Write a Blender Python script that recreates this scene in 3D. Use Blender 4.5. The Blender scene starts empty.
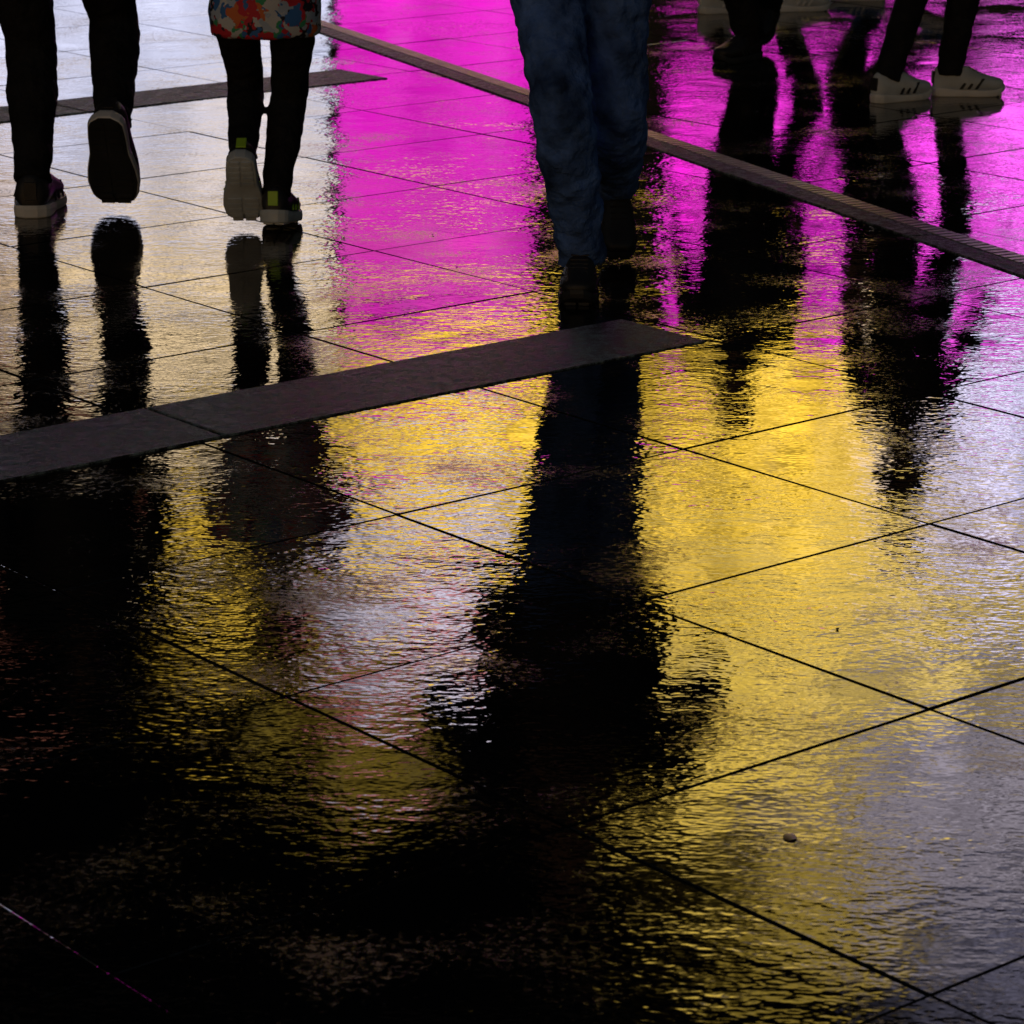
import bpy, bmesh, math, random
from mathutils import Vector, Matrix, noise
random.seed(7)
sc=bpy.context.scene
sc.view_settings.view_transform='Standard'; sc.view_settings.look='None'; sc.view_settings.exposure=0

# ---------------------------------------------------------------- helpers
def new_obj(name,me,parent=None):
    o=bpy.data.objects.new(name,me); sc.collection.objects.link(o)
    if parent: o.parent=parent
    return o
def bm_obj(name,bm,mats=(),parent=None,smooth=True):
    me=bpy.data.meshes.new(name); bm.normal_update(); bm.to_mesh(me); bm.free()
    for m in mats: me.materials.append(m)
    if smooth:
        for p in me.polygons: p.use_smooth=True
    return new_obj(name,me,parent)
def mat(name,col,rough=.6,bump=None,var=0,spec=.5,metal=0):
    m=bpy.data.materials.new(name); m.use_nodes=True; nt=m.node_tree; N=nt.nodes; b=N['Principled BSDF']
    b.inputs['Roughness'].default_value=rough; b.inputs['Metallic'].default_value=metal
    b.inputs['Specular IOR Level'].default_value=spec
    tc=N.new('ShaderNodeTexCoord')
    n=N.new('ShaderNodeTexNoise'); n.inputs['Scale'].default_value=9; n.inputs['Detail'].default_value=5
    nt.links.new(tc.outputs['Object'],n.inputs['Vector'])
    r=N.new('ShaderNodeMapRange'); r.inputs[1].default_value=.3; r.inputs[2].default_value=.7; r.inputs[3].default_value=1-var; r.inputs[4].default_value=1+var
    nt.links.new(n.outputs[0],r.inputs[0])
    mx=N.new('ShaderNodeMix'); mx.data_type='RGBA'; mx.blend_type='MULTIPLY'; mx.inputs[0].default_value=1
    mx.inputs[6].default_value=(*col,1); nt.links.new(r.outputs[0],mx.inputs[7]); nt.links.new(mx.outputs[2],b.inputs['Base Color'])
    if bump:
        n2=N.new('ShaderNodeTexNoise'); n2.inputs['Scale'].default_value=bump[0]; n2.inputs['Detail'].default_value=4
        nt.links.new(tc.outputs['Object'],n2.inputs['Vector'])
        bp=N.new('ShaderNodeBump'); bp.inputs['Distance'].default_value=bump[1]; bp.inputs['Strength'].default_value=1
        nt.links.new(n2.outputs[0],bp.inputs['Height']); nt.links.new(bp.outputs[0],b.inputs['Normal'])
    return m

# ---------------------------------------------------------------- world
w=bpy.data.worlds.new("World"); sc.world=w; w.use_nodes=True
nt=w.node_tree; bg=nt.nodes['Background']; sky=nt.nodes.new('ShaderNodeTexSky'); sky.sky_type='NISHITA'
sky.sun_disc=False; sky.sun_elevation=math.radians(3); sky.sun_rotation=math.radians(200)
nt.links.new(sky.outputs[0],bg.inputs[0]); bg.inputs[1].default_value=0.035
sun=bpy.data.lights.new('dusk_sun','SUN'); sun.energy=0.03; sun.angle=math.radians(12); sun.color=(1,.93,.85)
so=new_obj('dusk_sun',sun); so.rotation_euler=(math.radians(80),0,math.radians(-20))

# ---------------------------------------------------------------- pavement
U=Vector((.6351,-.7724)); V=Vector((.7724,.6351)); O=Vector((-1.0,4.10)); SB=.7361; SA=.7972
def gpt(a,b): return O+U*(SB*b)+V*(SA*a)

def wet_material(name,base,base2,rough,rip):
    m=bpy.data.materials.new(name); m.use_nodes=True; nt=m.node_tree; N=nt.nodes; L=nt.links; b=N['Principled BSDF']
    g=N.new('ShaderNodeNewGeometry')
    def noise_(scale,det,vec=None,rg=.5):
        n=N.new('ShaderNodeTexNoise'); n.inputs['Scale'].default_value=scale; n.inputs['Detail'].default_value=det; n.inputs['Roughness'].default_value=rg
        L.new(vec or g.outputs['Position'],n.inputs['Vector']); return n.outputs[0]
    def mr(x,a,b_,c,d):
        r=N.new('ShaderNodeMapRange'); r.inputs[1].default_value=a; r.inputs[2].default_value=b_; r.inputs[3].default_value=c; r.inputs[4].default_value=d
        L.new(x,r.inputs[0]); return r.outputs[0]
    def mth(op,x,y):
        q=N.new('ShaderNodeMath'); q.operation=op
        for i,v in enumerate((x,y)):
            if isinstance(v,(int,float)): q.inputs[i].default_value=v
            else: L.new(v,q.inputs[i])
        return q.outputs[0]
    at=N.new('ShaderNodeAttribute'); at.attribute_name='rnd'
    sx=N.new('ShaderNodeSeparateColor'); L.new(at.outputs['Color'],sx.inputs[0])
    patch=noise_(2.6,3,rg=.62)
    speck=noise_(75,3,rg=.7)
    mx=N.new('ShaderNodeMix'); mx.data_type='RGBA'; mx.inputs[6].default_value=(*base,1); mx.inputs[7].default_value=(*base2,1)
    f=mr(mth('ADD',speck,mth('MULTIPLY',patch,1.1)),1.11,1.33,0,1); L.new(f,mx.inputs[0])
    L.new(mx.outputs[2],b.inputs['Base Color'])
    b.inputs['IOR'].default_value=1.42
    L.new(mth('SUBTRACT',.5,mth('MULTIPLY',f,.30)),b.inputs['Specular IOR Level'])
    L.new(mth('ADD',mth('MULTIPLY',f,.24),rough),b.inputs['Roughness'])
    mp=N.new('ShaderNodeMapping'); mp.inputs['Scale'].default_value=(.68,1.0,1); mp.inputs['Rotation'].default_value=(0,0,.12)
    L.new(g.outputs['Position'],mp.inputs['Vector'])
    amp=mth('MULTIPLY',mr(noise_(2.3,2,rg=.6),.35,.65,.30,1.8),mr(sx.outputs[0],0,1,.65,1.35))
    r1=noise_(30,2,mp.outputs[0],.62)
    r2=mth('MULTIPLY',noise_(100,0,mp.outputs[0]),.15)
    r3=mth('MULTIPLY',noise_(9,0,mp.outputs[0]),.5)
    h=mth('ADD',mth('MULTIPLY',mth('ADD',r1,r2),amp),r3)
    bp=N.new('ShaderNodeBump'); bp.inputs['Distance'].default_value=rip; bp.inputs['Strength'].default_value=1
    L.new(h,bp.inputs['Height']); L.new(bp.outputs[0],b.inputs['Normal'])
    return m
m_slab=wet_material('wet_granite',(.009,.009,.011),(.04,.034,.030),.016,.00098)
m_ground=mat('wet_asphalt',(.03,.03,.032),.25,(20,.004),.3)
m_joint=mat('joint_grout',(.06,.052,.05),.5,(160,.001),.5,.2)

bm=bmesh.new(); R=400
bmesh.ops.create_grid(bm,x_segments=4,y_segments=4,size=R)
ground=bm_obj('ground',bm,[m_ground],smooth=False); ground.location=(0,100,-.03)

def slab(bm,corners,z,th,cl,val,tilt,bev=.0035,dep=.5):
    c=sum(corners,Vector((0,0)))/len(corners)
    top=[];mid=[];bot=[]
    for p in corners:
        d=(p-c); q=c+d*(1-bev*1.4/d.length)
        zt=z+d.x*tilt[0]+d.y*tilt[1]
        top.append(bm.verts.new((q.x,q.y,zt))); mid.append(bm.verts.new((p.x,p.y,zt-bev*dep))); bot.append(bm.verts.new((p.x,p.y,z-th)))
    fs=[bm.faces.new(top)]
    n=len(top)
    for i in range(n):
        j=(i+1)%n
        fs.append(bm.faces.new((mid[i],mid[j],top[j],top[i]))); fs.append(bm.faces.new((bot[i],bot[j],mid[j],mid[i])))
    for f in fs:
        for l in f.loops: l[cl]=val
bm=bmesh.new(); cl=bm.loops.layers.color.new('rnd')
for a in range(-22,34):
    for b in range(-40,22):
        g1=random.uniform(.0022,.0032)
        e=g1/SA; e2=g1/SB
        cs=[gpt(a+e,b+e2),gpt(a+e,b+1-e2),gpt(a+1-e,b+1-e2),gpt(a+1-e,b+e2)]
        cs=cs if (cs[1]-cs[0]).cross(cs[2]-cs[1])>0 else cs[::-1]
        cs=[c_+Vector((random.uniform(-.0012,.0012),random.uniform(-.0012,.0012))) for c_ in cs]
        slab(bm,cs,random.uniform(-.0004,.0004),.02,cl,(random.random(),random.random(),random.random(),1),(random.gauss(0,.0014),random.gauss(0,.0014)),random.uniform(.0015,.003),random.uniform(.22,.55))
pav=bm_obj('pavement',bm,[m_slab],smooth=False)
bm=bmesh.new()
cs=[gpt(-22,-40),gpt(-22,22),gpt(34,22),gpt(34,-40)]
bm.faces.new([bm.verts.new((c.x,c.y,-.0036)) for c in cs]); bmesh.ops.recalc_face_normals(bm,faces=bm.faces)
bm_obj('grout_bed',bm,[m_joint],pav,False)

# granite bands
m_band=bpy.data.materials.new('rough_granite'); m_band.use_nodes=True
nt=m_band.node_tree;N=nt.nodes;L=nt.links;bs=N['Principled BSDF'];g=N.new('ShaderNodeNewGeometry')
vo=N.new('ShaderNodeTexNoise'); vo.inputs['Scale'].default_value=24; vo.inputs['Detail'].default_value=7; vo.inputs['Roughness'].default_value=.95; L.new(g.outputs['Position'],vo.inputs['Vector'])
cr=N.new('ShaderNodeValToRGB'); cr.color_ramp.elements[0].position=.46; cr.color_ramp.elements[0].color=(.014,.018,.022,1); cr.color_ramp.elements[1].position=.58; cr.color_ramp.elements[1].color=(.42,.54,.58,1)
L.new(vo.outputs[0],cr.inputs[0]); L.new(cr.outputs[0],bs.inputs['Base Color'])
rg=N.new('ShaderNodeMapRange'); rg.inputs[1].default_value=.4; rg.inputs[2].default_value=.6; rg.inputs[3].default_value=.3; rg.inputs[4].default_value=.65; L.new(vo.outputs[0],rg.inputs[0]); L.new(rg.outputs[0],bs.inputs['Roughness'])
bs.inputs['Specular IOR Level'].default_value=.08
bp=N.new('ShaderNodeBump'); bp.inputs['Distance'].default_value=.012; L.new(vo.outputs[0],bp.inputs['Height']); L.new(bp.outputs[0],bs.inputs['Normal'])
def band(name,p,q,width,seg,mt,z=.0045):
    bm=bmesh.new(); cl=bm.loops.layers.color.new('rnd')
    d=(q-p); Ln=d.length; d=d/Ln; n=Vector((-d.y,d.x)); k=max(1,round(Ln/seg))
    for i in range(k):
        s0=Ln*i/k+.003; s1=Ln*(i+1)/k-.003
        slab(bm,[p+d*s0,p+d*s1,p+d*s1+n*width,p+d*s0+n*width],z,.02,cl,(random.random(),)*3+(1,),(random.gauss(0,.001),random.gauss(0,.001)))
    return bm_obj(name,bm,[mt],smooth=False)
band('granite_band',gpt(-22.2,-1.99),gpt(3.95,-1.99),.325,1.44,m_band)
band('granite_band',gpt(-15,-7.78),gpt(6.75,-7.85),.33,1.4,m_band)
P0=Vector((-.839,13.395)); P1=Vector((1.4536,8.055)); D=(P1-P0).normalized(); n=Vector((-D.y,D.x))
P0-=n*.02; P1-=n*.02
band('granite_kerb_strip',P0-D*14,P1+D*9,.085,1.2,m_band,.005)
m_grate=mat('drain_metal',(.38,.38,.40),.42,(120,.002),.3,metal=.4)
bm=bmesh.new(); cl=bm.loops.layers.color.new('rnd')
s=-14.0
A=P0+n*.092
while s<14:
    a0=A+D*s; a1=A+D*(s+.026)
    slab(bm,[a0,a1,a1+n*.07,a0+n*.07],.005,.02,cl,(1,1,1,1),(0,0),.002); s+=.038
bm_obj('slot_drain',bm,[m_grate],smooth=False)

# ---------------------------------------------------------------- buildings and screens
m_fac=mat('dark_cladding',(.05,.05,.055),.6,(3,.01),.3)
m_win=mat('dark_window_glass',(.01,.012,.016),.08)
def box(bm,x0,x1,y0,y1,z0,z1,mi=0):
    r=bmesh.ops.create_cube(bm,size=1); 
    for v in r['verts']: v.co=Vector(((v.co.x+.5)*(x1-x0)+x0,(v.co.y+.5)*(y1-y0)+y0,(v.co.z+.5)*(z1-z0)+z0))
def building(name,x0,x1,y0,y1,h,bay=3.2,st=3.8):
    e=bpy.data.objects.new(name,None); sc.collection.objects.link(e)
    bm=bmesh.new(); box(bm,x0+.25,x1-.25,y0+.25,y1-.25,0,h-.4); bm_obj('glazing',bm,[m_win],e,False)
    bm=bmesh.new()
    k=round((x1-x0)/bay); 
    for i in range(k+1):
        x=x0+(x1-x0-.6)*i/k; box(bm,x,x+.6,y0,y0+.24,0,h)
    kk=round((y1-y0)/bay)
    for i in range(kk+1):
        y=y0+.26+(y1-y0-.9)*i/kk
        for xx in (x0,x1-.24): box(bm,xx,xx+.24,y,y+.6,0,h)
    z=3.5
    while z<h: 
        box(bm,x0-.02,x1+.02,y0-.03,y1,z,z+1.1); z+=st
    box(bm,x0-.3,x1+.3,y0-.3,y1+.3,h-.3,h+.9)
    bm_obj('frame',bm,[m_fac],e,False)
building('office_building',-42,42,61,80,78)
building('office_building',-62,-43,20,58,55)
building('office_building',43,62,16,58,60)

m_frame=mat('billboard_frame',(.03,.03,.03),.5)
m_scr=bpy.data.materials.new('led_screen'); m_scr.use_nodes=True; nt=m_scr.node_tree; N=nt.nodes
for n_ in list(N): N.remove(n_)
out=N.new('ShaderNodeOutputMaterial'); em=N.new('ShaderNodeEmission'); at=N.new('ShaderNodeAttribute'); at.attribute_name='led'
nt.links.new(at.outputs['Color'],em.inputs[0]); nt.links.new(em.outputs[0],out.inputs[0])
m_scr.cycles.emission_sampling='NONE'
def content(blobs,eps,grain=.4,cell=1.1,warp=1.5,stripe=0):
    def f(x,z):
        n1=noise.noise_vector(Vector((x*.4,z*.4,3.1))); n2=noise.noise_vector(Vector((x*1.3,z*1.3,9.1)))
        wx=x+n1.x*warp+n2.x*warp*.3; wz=z+n1.y*warp+n2.y*warp*.3
        c=Vector((0,0,0)); W=eps
        for (bx,bz,rx,rz,col,k) in blobs:
            d=((wx-bx)/rx)**2+((wz-bz)/rz)**2
            if d>8: continue
            q=math.exp(-d**1.8); W+=q; c+=Vector(col)*(k*q)
        c/=W
        g=1+grain*2*noise.noise(Vector((x*cell,z*cell,1)))+grain*.9*noise.noise(Vector((x*cell*3,z*cell*3,5)))
        if stripe: g*=1+stripe*(noise.noise(Vector((x*2.1,z*.35,4)))*2)
        g=max(.04,g)
        l=(c.x+c.y+c.z)/3; sat=.25*noise.noise(Vector((x*cell*1.7,z*cell*1.7,15)))
        c=c.lerp(Vector((l,l,l*1.05)),max(0,sat))
        return c*g
    return f
def billboard(x0,x1,z0,z1,fn,y=60.0,res=.22):
    nx=max(2,round((x1-x0)/res)); nz=max(2,round((z1-z0)/res))
    vs=[];fs=[];cols=[]
    for j in range(nz+1):
        for i in range(nx+1):
            x=x0+(x1-x0)*i/nx; z=z0+(z1-z0)*j/nz; vs.append((x,y,z)); c=fn(x,z); cols+= [c[0],c[1],c[2],1.0]
    for j in range(nz):
        for i in range(nx):
            a=j*(nx+1)+i; fs.append((a,a+1,a+nx+2,a+nx+1))
    me=bpy.data.meshes.new('led_billboard'); me.from_pydata(vs,[],fs); me.materials.append(m_scr)
    at=me.color_attributes.new('led','FLOAT_COLOR','POINT'); at.data.foreach_set('color',cols)
    o=new_obj('led_billboard',me)
    bm=bmesh.new(); t=.12
    box(bm,x0-t,x1+t,y+.01,y+.8,z0-t,z1+t)
    box(bm,x0-t,x0-.003,y-.1,y+.008,z0-t,z1+t); box(bm,x1+.003,x1+t,y-.1,y+.008,z0-t,z1+t)
    box(bm,x0,x1,y-.1,y+.008,z0-t,z0-.003); box(bm,x0,x1,y-.1,y+.008,z1+.003,z1+t)
    bm_obj('frame',bm,[m_frame],o,False); return o
YE=(.94,.58,.05); LA=(.62,.58,.85); LB=(.66,.58,.70); PY=(.86,.60,.15); RE=(.8,.25,.25); OL=(.58,.39,.05); CR=(.82,.60,.34); K0=(0,0,0); MG=(.80,.012,.57)
billboard(-16,-3.8,2.2,10.3,content([(-8,5,8,4,(.72,.74,.98),2.0),(-6,9.3,5,1.6,(.84,.70,.62),2.6),(-13,9,3,3,(.55,.35,.25),1.6)],.15,.4,.9))
billboard(-3.6,.45,2.2,12.1,content([(-1.5,6,6,9,MG,2.2),(-2,11,3,1.2,(.85,.08,.45),2.8)],.05,.25,.9))
billboard(3.2,16,6.7,12.1,content([(5.5,10,4,2.6,MG,3.1),(8,9.2,3,3.2,(.80,.02,.64),3.3),(12,9.2,4,3.8,(.80,.12,.78),3.0)],.2,.4,1.4,.6,.85))
billboard(-16,-3.8,10.55,12.2,content([(-6,11.5,6,2,CR,3.4),(-13,11,3,2,(.5,.25,.15),1.8)],.1,.35,1))
G=[(-1.0,14.4,2.6,1.9,YE,6.2),(5.8,15.3,3.0,3.0,YE,5.8),(10.2,14.6,2.3,2.0,LA,5.6),(-7.5,13.2,3.5,1.2,CR,3.6),
   (7.6,18.7,4.5,1.9,PY,5.2),(10.2,23.2,3.4,2.7,LB,3.2),(5.0,21.5,2.4,1.7,(.90,.60,.09),6.2),(-1.6,17.9,1.7,1.3,(.68,.6,.74),5.6),
   (-2.1,20.0,1.5,.7,RE,4.2),(-6,17.6,1.5,1.6,YE,4.7),(-3.4,22.0,1.8,.6,OL,1.8),(6.8,25.8,2.6,1.4,OL,4.6),(-10.7,16.2,1.6,1.5,(.6,.2,.13),1.3),(1,18,1.5,3,YE,2),
   (-8,25,5,3,K0,0),(1,25.3,3,2.5,K0,0),(13,28.5,3,2.5,LA,1.6),(-8.5,21,3,2,K0,0),(-3.5,24.5,3.4,1.6,K0,0)]
billboard(-12,16,12.4,29.5,content(G,.42,.5,1.0))

# ---------------------------------------------------------------- people
def loft_into(bm,pts,rad,seg=16,cap=True,side=Vector((1,0,0))):
    rings=[]
    n=len(pts)
    for i,p in enumerate(pts):
        t=(pts[min(i+1,n-1)]-pts[max(i-1,0)]).normalized()
        s=(side-t*side.dot(t)).normalized(); f=t.cross(s)
        r=rad[i]; rx,ry=(r,r) if not isinstance(r,(tuple,list)) else r
        rings.append([bm.verts.new(p+s*rx*math.cos(2*math.pi*k/seg)+f*ry*math.sin(2*math.pi*k/seg)) for k in range(seg)])
    for i in range(n-1):
        for k in range(seg):
            j=(k+1)%seg; bm.faces.new((rings[i][k],rings[i][j],rings[i+1][j],rings[i+1][k]))
    if cap: bm.faces.new(rings[0][::-1]); bm.faces.new(rings[-1])
_tex={}
def cloud(size):
    if size not in _tex:
        t=bpy.data.textures.new('folds%.3f'%size,'CLOUDS'); t.noise_scale=size; t.noise_depth=3; _tex[size]=t
    return _tex[size]
def finish(o,vox,fold=None,size=.06,sm=3):
    r=o.modifiers.new('remesh','REMESH'); r.mode='VOXEL'; r.voxel_size=vox; r.use_smooth_shade=True
    s=o.modifiers.new('smooth','SMOOTH'); s.factor=.5; s.iterations=sm
    if fold:
        d=o.modifiers.new('folds','DISPLACE'); d.texture=cloud(size); d.strength=fold; d.mid_level=.5; d.texture_coords='LOCAL'
def lerp(a,b,t): return a+(b-a)*t
def ik(hip,ank,l1,l2,fwd):
    d=ank-hip; L_=d.length
    if L_>(l1+l2)*.995: L_=(l1+l2)*.995
    u=d.normalized(); a=(l1*l1-l2*l2+L_*L_)/(2*L_); hh=math.sqrt(max(0,l1*l1-a*a))
    f=(fwd-u*fwd.dot(u)).normalized()
    return hip+u*a+f*hh
def shoe(parent,Lh,W,toe,yaw,pitch,m_up,m_sole,m_acc,m_bottom=None,chunky=1.0,stripe=True):
    M=Matrix.Translation(toe)@Matrix.Rotation(yaw,4,'Z')@Matrix.Rotation(-pitch,4,'X')
    st=.026*chunky
    def halfw(t):
        pr=[(0,.16),(.04,.32),(.12,.43),(.28,.5),(.42,.47),(.6,.38),(.78,.37),(.92,.34),(.975,.24),(1,.12)]
        for (a,b),(c,d) in zip(pr,pr[1:]):
            if t<=c: return lerp(b,d,(t-a)/(c-a))*W
        return pr[-1][1]*W
    bm=bmesh.new(); K=22; ts=[i/K for i in range(K+1)]
    def spring(t): return .02*max(0,(.18-t)/.18)**2
    Lf=[(-halfw(t),-t*Lh) for t in ts]; Rt=[(halfw(t),-t*Lh) for t in ts][::-1]
    outl=Lf+Rt; tt=ts+ts[::-1]; n_=len(outl)
    lv=[]
    for (zz,k) in ((0,.95),(.004,1.0),(st*.6,1.02),(st,.99)):
        lv.append([bm.verts.new((x*k,-Lh/2+(y+Lh/2)*(1+(k-1)*.5),zz+spring(t)+(st*.35*max(0,(t-.6)/.4) if zz>.01 else 0))) for (x,y),t in zip(outl,tt)])
    for a,b in zip(lv,lv[1:]):
        for i in range(n_): j=(i+1)%n_; bm.faces.new((a[i],a[j],b[j],b[i]))
    for i in range(K):
        bm.faces.new((lv[-1][i],lv[-1][i+1],lv[-1][n_-2-i],lv[-1][n_-1-i])); f=bm.faces.new((lv[0][n_-1-i],lv[0][n_-2-i],lv[0][i+1],lv[0][i])); f.material_index=1
    for i in range(1,13):
        t=i/13.
        if .44<t<.56: continue
        hw=halfw(t)*.8; y=-t*Lh
        for sx in (-1,1):
            r=bmesh.ops.create_cube(bm,size=1)
            for v in r['verts']:
                v.co=Vector((sx*hw*.53+v.co.x*hw*.85,y+v.co.y*Lh*.045+(.18*abs(v.co.x*hw)),-.0015+v.co.z*.008+spring(t)))
            for f in {f for v in r['verts'] for f in v.link_faces}: f.material_index=1
    bmesh.ops.recalc_face_normals(bm,faces=bm.faces)
    bm.transform(M); bm_obj('shoe_sole',bm,[m_sole,m_bottom or m_sole],parent,False)
    bm=bmesh.new(); seg=18
    prof=[(.012,.020),(.05,.038),(.13,.052),(.25,.062),(.38,.078),(.5,.096),(.6,.104),(.74,.098),(.88,.104),(.96,.098),(.99,.06)]
    rings=[]
    for t,hz in prof:
        hw=halfw(t)*(.97); hz=hz*Lh/.29; base=st*.75+spring(t); ring=[]
        for k in range(seg):
            a=2*math.pi*k/seg; x=math.cos(a); z=math.sin(a)
            taper=1 if z<0 else 1-.38*z*min(1,t/.4)
            xx=math.copysign(abs(x)**.75,x)*hw*taper
            zz=base+(hz*.5)*(1+math.copysign(abs(z)**.8,z))
            ring.append(bm.verts.new((xx,-t*Lh,zz)))
        rings.append(ring)
    for a,b in zip(rings,rings[1:]):
        for k in range(seg): j=(k+1)%seg; bm.faces.new((a[k],a[j],b[j],b[k]))
    bm.faces.new(rings[0]); bm.faces.new(rings[-1][::-1]); bmesh.ops.recalc_face_normals(bm,faces=bm.faces)
    bm.transform(M); o=bm_obj('shoe_upper',bm,[m_up],parent); sb=o.modifiers.new('s','SUBSURF'); sb.levels=1; sb.render_levels=2
    bm=bmesh.new(); q=Lh/.29
    for i in range(5):
        t=.27+i*.055; hz=[.064,.072,.079,.088,.097][i]*q
        r=bmesh.ops.create_cube(bm,size=1)
        for v in r['verts']: v.co=Vector((v.co.x*.05*q,-t*Lh+v.co.y*.006,hz+st*.75+.0005+v.co.z*.005-abs(v.co.x)*.008))
    if stripe:
        for sx in (-1,1):
            for t0 in (.42,.52,.62):
                hw=halfw(t0)
                r=bmesh.ops.create_cube(bm,size=1)
                for v in r['verts']:
                    zz=.5+v.co.z
                    v.co=Vector((sx*(hw*(1.0-.15*zz)+v.co.x*.006),-t0*Lh+v.co.y*.013*q+(zz*.03*q),st*1.15+zz*.042*q))
        r=bmesh.ops.create_cube(bm,size=1)
        for v in r['verts']: v.co=Vector((v.co.x*.035*q,-Lh*.985+v.co.y*.01,st*1.3+.04*q+v.co.z*.05*q))
    bm.transform(M); o=bm_obj('shoe_trim',bm,[m_acc],parent,False); bv=o.modifiers.new('b','BEVEL'); bv.width=.002; bv.segments=2
    return M@Vector((0,-.76*Lh,.085*q+st*.5)), M
def hand(parent,wr,dirv,side,m,s=1.0):
    bm=bmesh.new(); d=dirv.normalized(); sd=(side-d*side.dot(d)).normalized(); nn=d.cross(sd)
    loft_into(bm,[wr-d*.02*s,wr+d*.02*s,wr+d*.055*s,wr+d*.09*s],[(.026*s,.019*s),(.034*s,.017*s),(.041*s,.016*s),(.038*s,.012*s)],12,True,sd)
    for i,(o,l) in enumerate(((.030,.068),(.010,.078),(-.010,.072),(-.029,.056))):
        b0=wr+d*.08*s+sd*o*s; k=nn*(.35)
        p=[b0,b0+(d+k*.3).normalized()*l*.45*s,b0+(d+k*.3).normalized()*l*.45*s+(d+k*1.3).normalized()*l*.3*s]
        p.append(p[-1]+(d+k*2.4).normalized()*l*.28*s)
        loft_into(bm,p,[.0095*s,.009*s,.008*s,.006*s],8,True,sd)
    b0=wr+d*.025*s+sd*.025*s; dt=(d*.8+sd*.65+nn*.3).normalized()
    loft_into(bm,[b0,b0+dt*.035*s,b0+dt*.065*s+d*.004*s,b0+dt*.075*s+d*.02*s],[.013*s,.011*s,.0095*s,.007*s],8,True,sd)
    bmesh.ops.recalc_face_normals(bm,faces=bm.faces)
    o=bm_obj('hand',bm,[m],parent); finish(o,.004*s,None,sm=2)
def head(parent,c,s,m_skin,m_hair,m_eye,m_lip,hood=None):
    bm=bmesh.new(); bmesh.ops.create_uvsphere(bm,u_segments=40,v_segments=28,radius=.5)
    for v in bm.verts:
        x,y,z=v.co
        jaw=1-.28*max(0,-z*2)**1.6; v.co.x=x*.72*jaw; v.co.y=y*.88*(1-.12*max(0,-z*2))+.02*(1 if y>0 else 0)*max(0,-z*2)
        if y>0:
            v.co.y+=.10*math.exp(-((x)/.055)**2-((z+.07)/.08)**2)
            v.co.y-=.035*math.exp(-((abs(x)-.17)/.08)**2-((z-.02)/.06)**2)
            v.co.y+=.02*math.exp(-(x/.2)**2-((z-.1)/.04)**2)
            v.co.y+=.025*math.exp(-(x/.1)**2-((z+.235)/.03)**2)
            v.co.y+=.03*math.exp(-(x/.12)**2-((z+.42)/.07)**2)
    bm.transform(Matrix.Translation(c)@Matrix.Scale(s,4)); bm_obj('head',bm,[m_skin],parent)
    bm=bmesh.new()
    for sx in (-1,1):
        bmesh.ops.create_uvsphere(bm,u_segments=12,v_segments=10,radius=.04,matrix=Matrix.Translation((sx*.155,.355,.02)))
    bm.transform(Matrix.Translation(c)@Matrix.Scale(s,4)); bm_obj('eyes',bm,[m_eye],parent)
    bm=bmesh.new()
    for sx in (-1,1):
        r=bmesh.ops.create_uvsphere(bm,u_segments=12,v_segments=10,radius=.5)
        for v in r['verts']: v.co=Vector((v.co.x*.07+sx*.37,v.co.y*.15-.02,v.co.z*.27))
    loft_into(bm,[Vector((-.11,.40,-.235)),Vector((0,.455,-.23)),Vector((.11,.40,-.235))],[.008,.02,.008],8)
    bm.transform(Matrix.Translation(c)@Matrix.Scale(s,4)); bm_obj('ears_and_mouth',bm,[m_lip],parent)
    bm=bmesh.new(); bmesh.ops.create_uvsphere(bm,u_segments=36,v_segments=24,radius=.5)
    for v in bm.verts:
        x,y,z=v.co; k=1+.05*noise.noise(Vector((x*9,y*9,z*4)))
        if hood: v.co=Vector((x*1.15,y*1.22-.06,z*1.25-.03))*k
        else: v.co=Vector((x*.82,y*.98-.03,z*1.02+.035))*k
    dl=[v for v in bm.verts if (v.co.y>.2 and v.co.z<.26) or v.co.z<(-.45 if hood else -.28) or (not hood and v.co.y>0.03 and v.co.z<.12)]
    bmesh.ops.delete(bm,geom=dl,context='VERTS')
    bm.transform(Matrix.Translation(c)@Matrix.Scale(s,4)); o=bm_obj('hood' if hood else 'hair',bm,[hood or m_hair],parent)
    so_=o.modifiers.new('s','SOLIDIFY'); so_.thickness=.012; so_.offset=1

m_skin=mat('skin',(.42,.24,.17),.5,(150,.0006),.1); m_eye=mat('eye',(.5,.5,.5),.15); m_lip=mat('lip',(.33,.16,.12),.5)
m_hair=mat('hair',(.012,.009,.007),.45,(90,.004),.4)
m_black=mat('black_cloth',(.013,.013,.016),.8,(24,.02),.4,.2)
m_blackj=mat('black_jacket',(.012,.012,.015),.55,(60,.002),.3,.3)
m_navy=mat('navy_jacket',(.012,.016,.03),.6,(60,.002),.3,.3)
m_jean=mat('denim',(.075,.15,.42),.85,(22,.03),.75,.15)
m_darkshoe=mat('dark_shoe',(.02,.018,.022),.5,(200,.001),.3)
m_darksole=mat('dark_sole',(.02,.022,.028),.6,(150,.001),.4)
m_whsole=mat('white_rubber',(.80,.80,.84),.5,(150,.0006),.15)
m_grsole=mat('grey_rubber',(.55,.60,.66),.55,(150,.0008),.25)
m_lime=mat('lime_rubber',(.45,.75,.05),.45)
m_grey=mat('grey_suede',(.60,.64,.70),.8,(250,.001),.25)
m_blue=mat('blue_knit',(.05,.12,.35),.7,(250,.001),.25)
m_print=bpy.data.materials.new('printed_coat'); m_print.use_nodes=True; nt=m_print.node_tree; N=nt.nodes;L=nt.links
tc=N.new('ShaderNodeTexCoord'); vv=N.new('ShaderNodeTexVoronoi'); vv.inputs['Scale'].default_value=30
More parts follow.
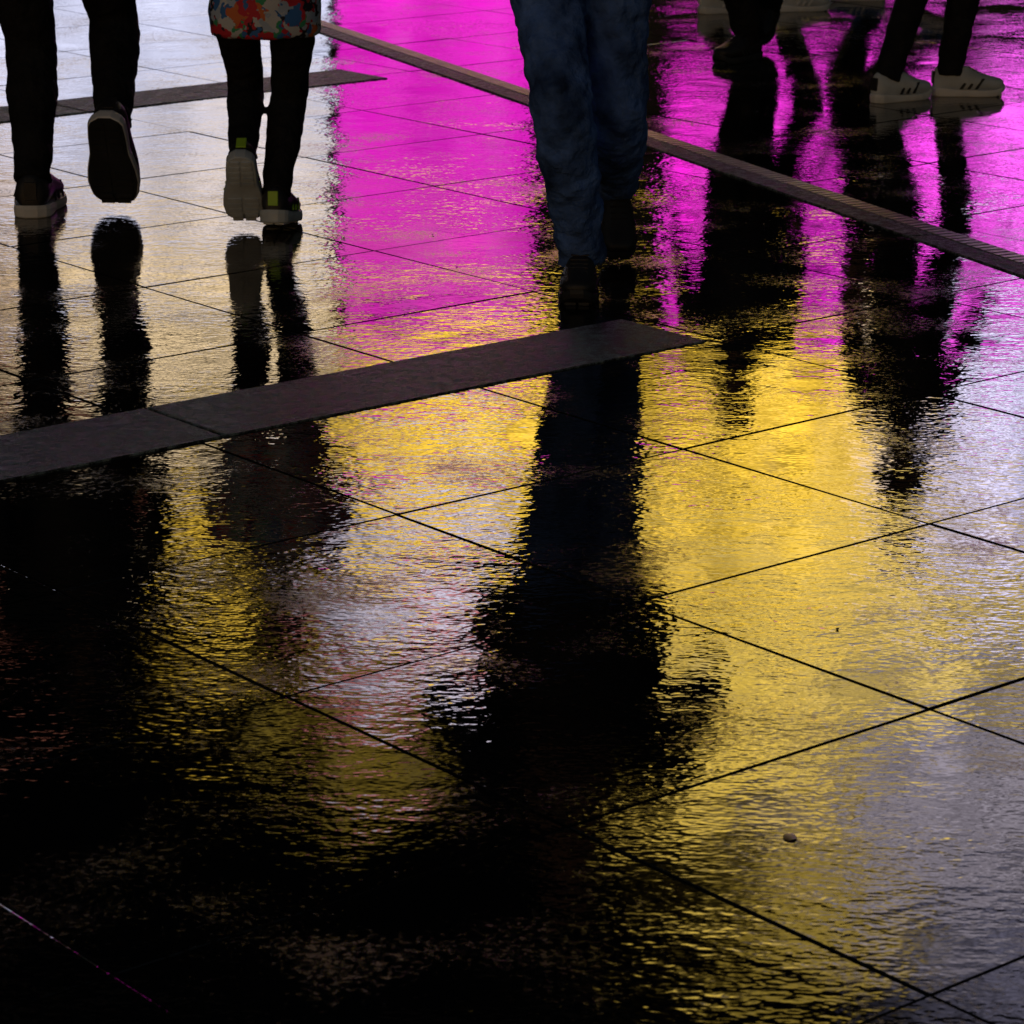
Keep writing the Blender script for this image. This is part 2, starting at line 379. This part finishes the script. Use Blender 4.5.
nz=N.new('ShaderNodeTexNoise'); nz.inputs['Scale'].default_value=30; ad=N.new('ShaderNodeMix'); ad.data_type='VECTOR'; ad.inputs[0].default_value=.1
L.new(tc.outputs['Object'],nz.inputs['Vector']); L.new(tc.outputs['Object'],ad.inputs[4]); L.new(nz.outputs['Color'],ad.inputs[5]); L.new(ad.outputs[1],vv.inputs['Vector'])
sp=N.new('ShaderNodeSeparateColor'); L.new(vv.outputs['Color'],sp.inputs[0]); cr=N.new('ShaderNodeValToRGB'); cr.color_ramp.interpolation='CONSTANT'
els=[(0,(.5,.6,.8)),(.25,(.7,.03,.06)),(.45,(.02,.02,.04)),(.55,(.05,.2,.6)),(.66,(.7,.72,.8)),(.8,(.05,.4,.2)),(.9,(.8,.2,.06))]
cr.color_ramp.elements[0].color=(*els[0][1],1); cr.color_ramp.elements[1].position=els[1][0]; cr.color_ramp.elements[1].color=(*els[1][1],1)
for p_,c_ in els[2:]: e_=cr.color_ramp.elements.new(p_); e_.color=(*c_,1)
L.new(sp.outputs[0],cr.inputs[0]); L.new(cr.outputs[0],N['Principled BSDF'].inputs['Base Color']); N['Principled BSDF'].inputs['Roughness'].default_value=.7

def person(name,loc,face,h,feet,hip,mt,mj,shoemats,thigh=.095,knee=.072,hem=.068,build=1.0,tb=None,coat=None,arm='down',hood=None,lean=0,shoeL=.29,shoeW=.112,chunky=1,stripe=True,fold=.016,hipw=.088,kneeout=0):
    e=bpy.data.objects.new(name,None); sc.collection.objects.link(e); e.location=(loc[0],loc[1],0); e.rotation_euler=(0,0,face)
    hip=Vector(hip); s=h/1.75; tb=tb or build
    bm=bmesh.new()
    l1=.245*h; l2=.245*h
    for i,(toe,yaw,pitch) in enumerate(feet):
        ank,M=shoe(e,shoeL,shoeW,Vector(toe),yaw,pitch,*shoemats,chunky=chunky,stripe=stripe)
        sx=-1 if i==0 else 1
        hp=hip+Vector((sx*hipw*s,0,0)); kn=ik(hp,ank,l1,l2,Vector((sx*kneeout,1,0)))
        dn=(ank-kn).normalized(); end=ank+dn*.012
        pts=[hp+Vector((-sx*.01,0,.06)),hp,lerp(hp,kn,.3),lerp(hp,kn,.65),lerp(hp,kn,.92),lerp(kn,end,.08),lerp(kn,end,.3),lerp(kn,end,.6),lerp(kn,end,.82),lerp(kn,end,.93),end]
        T=thigh*build
        rd=[T,T*1.06,T*1.0,lerp(T,knee,.6),knee*1.05,knee*1.03,knee*1.05,lerp(knee,hem,.6),hem*1.03,hem*.94,hem*1.05]
        loft_into(bm,pts,rd,18)
    loft_into(bm,[hip+Vector((0,-.0,-.07*s)),hip+Vector((0,-.01,.0)),hip+Vector((0,-.005,.09*s)),hip+Vector((0,0,.17*s))],[(.10*s,.09*s),(.175*s*build,.125*s*build),(.168*s*build,.12*s*build),(.15*s*build,.105*s*build)],20)
    bmesh.ops.recalc_face_normals(bm,faces=bm.faces)
    o=bm_obj('trousers',bm,[mt],e); finish(o,.009,fold,.055,3)
    top=hip+Vector((0,lean,.30*h)); neck=top+Vector((0,.01,.035*h))
    bm=bmesh.new(); hb=coat if coat else -.03*h
    bot=hip+Vector((0,0,hb)); bw=tb*s
    loft_into(bm,[bot,lerp(bot,hip,.5)+Vector((0,0,.02)),hip+Vector((0,lean*.2,.10*h)),hip+Vector((0,lean*.6,.20*h)),top-Vector((0,0,.03*h)),top+Vector((0,0,.012*h)),neck],
        [(.185*bw,.14*bw),(.19*bw,.145*bw),(.18*bw,.135*bw),(.205*bw,.145*bw),(.19*bw,.12*bw),(.11*bw,.09*bw),(.062*s,.062*s)],24)
    for sx in (-1,1):
        sh=top+Vector((sx*.19*s*(.5+.5*tb),0,-.035*h))
        if arm=='raised': el=sh+Vector((sx*.13*s,.05*s,-.22*s)); wr=sh+Vector((-sx*.10*s,.27*s,-.10*s))
        elif arm=='phone': el=sh+Vector((sx*.07*s,.02,-.27*s)); wr=sh+Vector((-sx*.05*s,.25*s,-.20*s))
        else:
            sw=sx*.10*s; el=sh+Vector((sx*.06*s,-.03*s+sw*.5,-.28*s)); wr=el+Vector((sx*.0,.06*s+sw*.8,-.24*s))
        loft_into(bm,[sh+Vector((-sx*.05*s,0,.01)),sh,lerp(sh,el,.5),el,lerp(el,wr,.5),wr],[.07*bw,.076*bw,.066*bw,.058*bw,.052*bw,.043*bw],14)
        hand(e,wr+(wr-el).normalized()*.01,(wr-el),Vector((-sx*.2,1,.3)) if arm=='down' else Vector((-sx*.1,.1,1)),m_skin,s)
    bmesh.ops.recalc_face_normals(bm,faces=bm.faces)
    o=bm_obj('coat' if coat else 'jacket',bm,[mj],e); finish(o,.014,.02,.08,3)
    bm=bmesh.new(); loft_into(bm,[neck-Vector((0,0,.04*s)),neck+Vector((0,.01*s,.07*s))],[.056*s,.054*s],14); bm_obj('neck',bm,[m_skin],e)
    hs=h/7.5 if h>1.5 else h/6.4
    head(e,neck+Vector((0,.025*s,.035*s+hs*.52)),hs,m_skin,m_hair,m_eye,m_lip,hood)
    return e

R_=math.radians
person('pedestrian',(-1.45,9.02),0,1.76,[((-.06,.22,0),.03,0),((.20,.02,.012),-.08,R_(66))],(.015,.10,.90),m_black,m_blackj,(m_darkshoe,m_whsole,m_darkshoe,m_darksole),thigh=.10,knee=.078,hem=.06,build=1.0,lean=.03,shoeL=.335,shoeW=.165,chunky=1.15,hipw=.115)
person('child',(-.765,8.76),0,1.34,[((-.055,.0,.012),.0,R_(62)),((.06,.14,0),-.08,R_(8))],(.015,.06,.665),m_black,m_print,(m_darkshoe,m_grsole,m_lime,m_grsole),thigh=.070,knee=.055,hem=.046,build=1.0,tb=1.18,coat=-.085,shoeL=.255,shoeW=.125,chunky=1.15,lean=.02,fold=.012,arm='phone',hipw=.12)
person('pedestrian',(.20,7.9),math.pi,1.90,[((-.11,-.32,.0),.05,R_(38)),((.025,.26,0),-.08,0)],(.025,-.04,.93),m_jean,m_blackj,(m_darkshoe,m_darksole,m_darkshoe),thigh=.092,knee=.078,hem=.068,build=1.10,tb=1.36,arm='raised',hood=m_blackj,fold=.03)
person('pedestrian',(1.71,11.55),-R_(55),1.72,[((.031,-.095,0),0,0),((.168,.188,.0),-R_(33),0)],(.035,-.16,.885),m_black,m_blackj,(m_grey,m_whsole,m_darkshoe),thigh=.085,knee=.062,hem=.055,build=.98,hipw=.11)
person('pedestrian',(1.0,12.6),R_(160),1.66,[((.0,-.25,.02),0,R_(25)),((0.05,.22,0),-.4,0)],(0,-.03,.83),m_black,m_navy,(m_darkshoe,m_darksole,m_darkshoe),thigh=.085)
person('pedestrian',(1.22,14.3),-R_(80),1.7,[((.0,-.03,0),.1,0),((0,.35,.0),0,0)],(0,.05,.85),m_black,m_navy,(m_grey,m_whsole,m_whsole))
person('pedestrian',(1.85,14.75),R_(85),1.75,[((.0,.25,0),.1,0),((0,-.15,.03),0,.4)],(0,.0,.87),m_black,m_blackj,(m_blue,m_whsole,m_whsole))

m_leaf=mat('leaf_litter',(.02,.016,.014),.4)
bm=bmesh.new()
for i in range(26):
    X,Y=(.415,3.996) if i==0 else (random.uniform(-2.5,2.5),random.uniform(3.3,13))
    r=.008 if i==0 else random.uniform(.002,.004); a0=random.random()*6
    ring=[bm.verts.new((X+r*math.cos(a0+k*math.pi/4)*(1+.5*random.random()),Y+r*1.5*math.sin(a0+k*math.pi/4)*(1+.4*random.random()),.001+.003*random.random())) for k in range(8)]
    cv=bm.verts.new((X,Y,.004)); 
    for k in range(8): bm.faces.new((ring[k],ring[(k+1)%8],cv))
bm_obj('leaf_litter',bm,[m_leaf])

# ---------------------------------------------------------------- camera
cd=bpy.data.cameras.new('camera'); co=new_obj('camera',cd); co.location=(0,0,1.7); co.rotation_euler=(math.pi/2-.2898,0,0)
cd.sensor_width=36; cd.lens=36*2890/1024; cd.clip_end=1000
cd.dof.use_dof=True; cd.dof.focus_distance=6.5; cd.dof.aperture_fstop=14
sc.camera=co
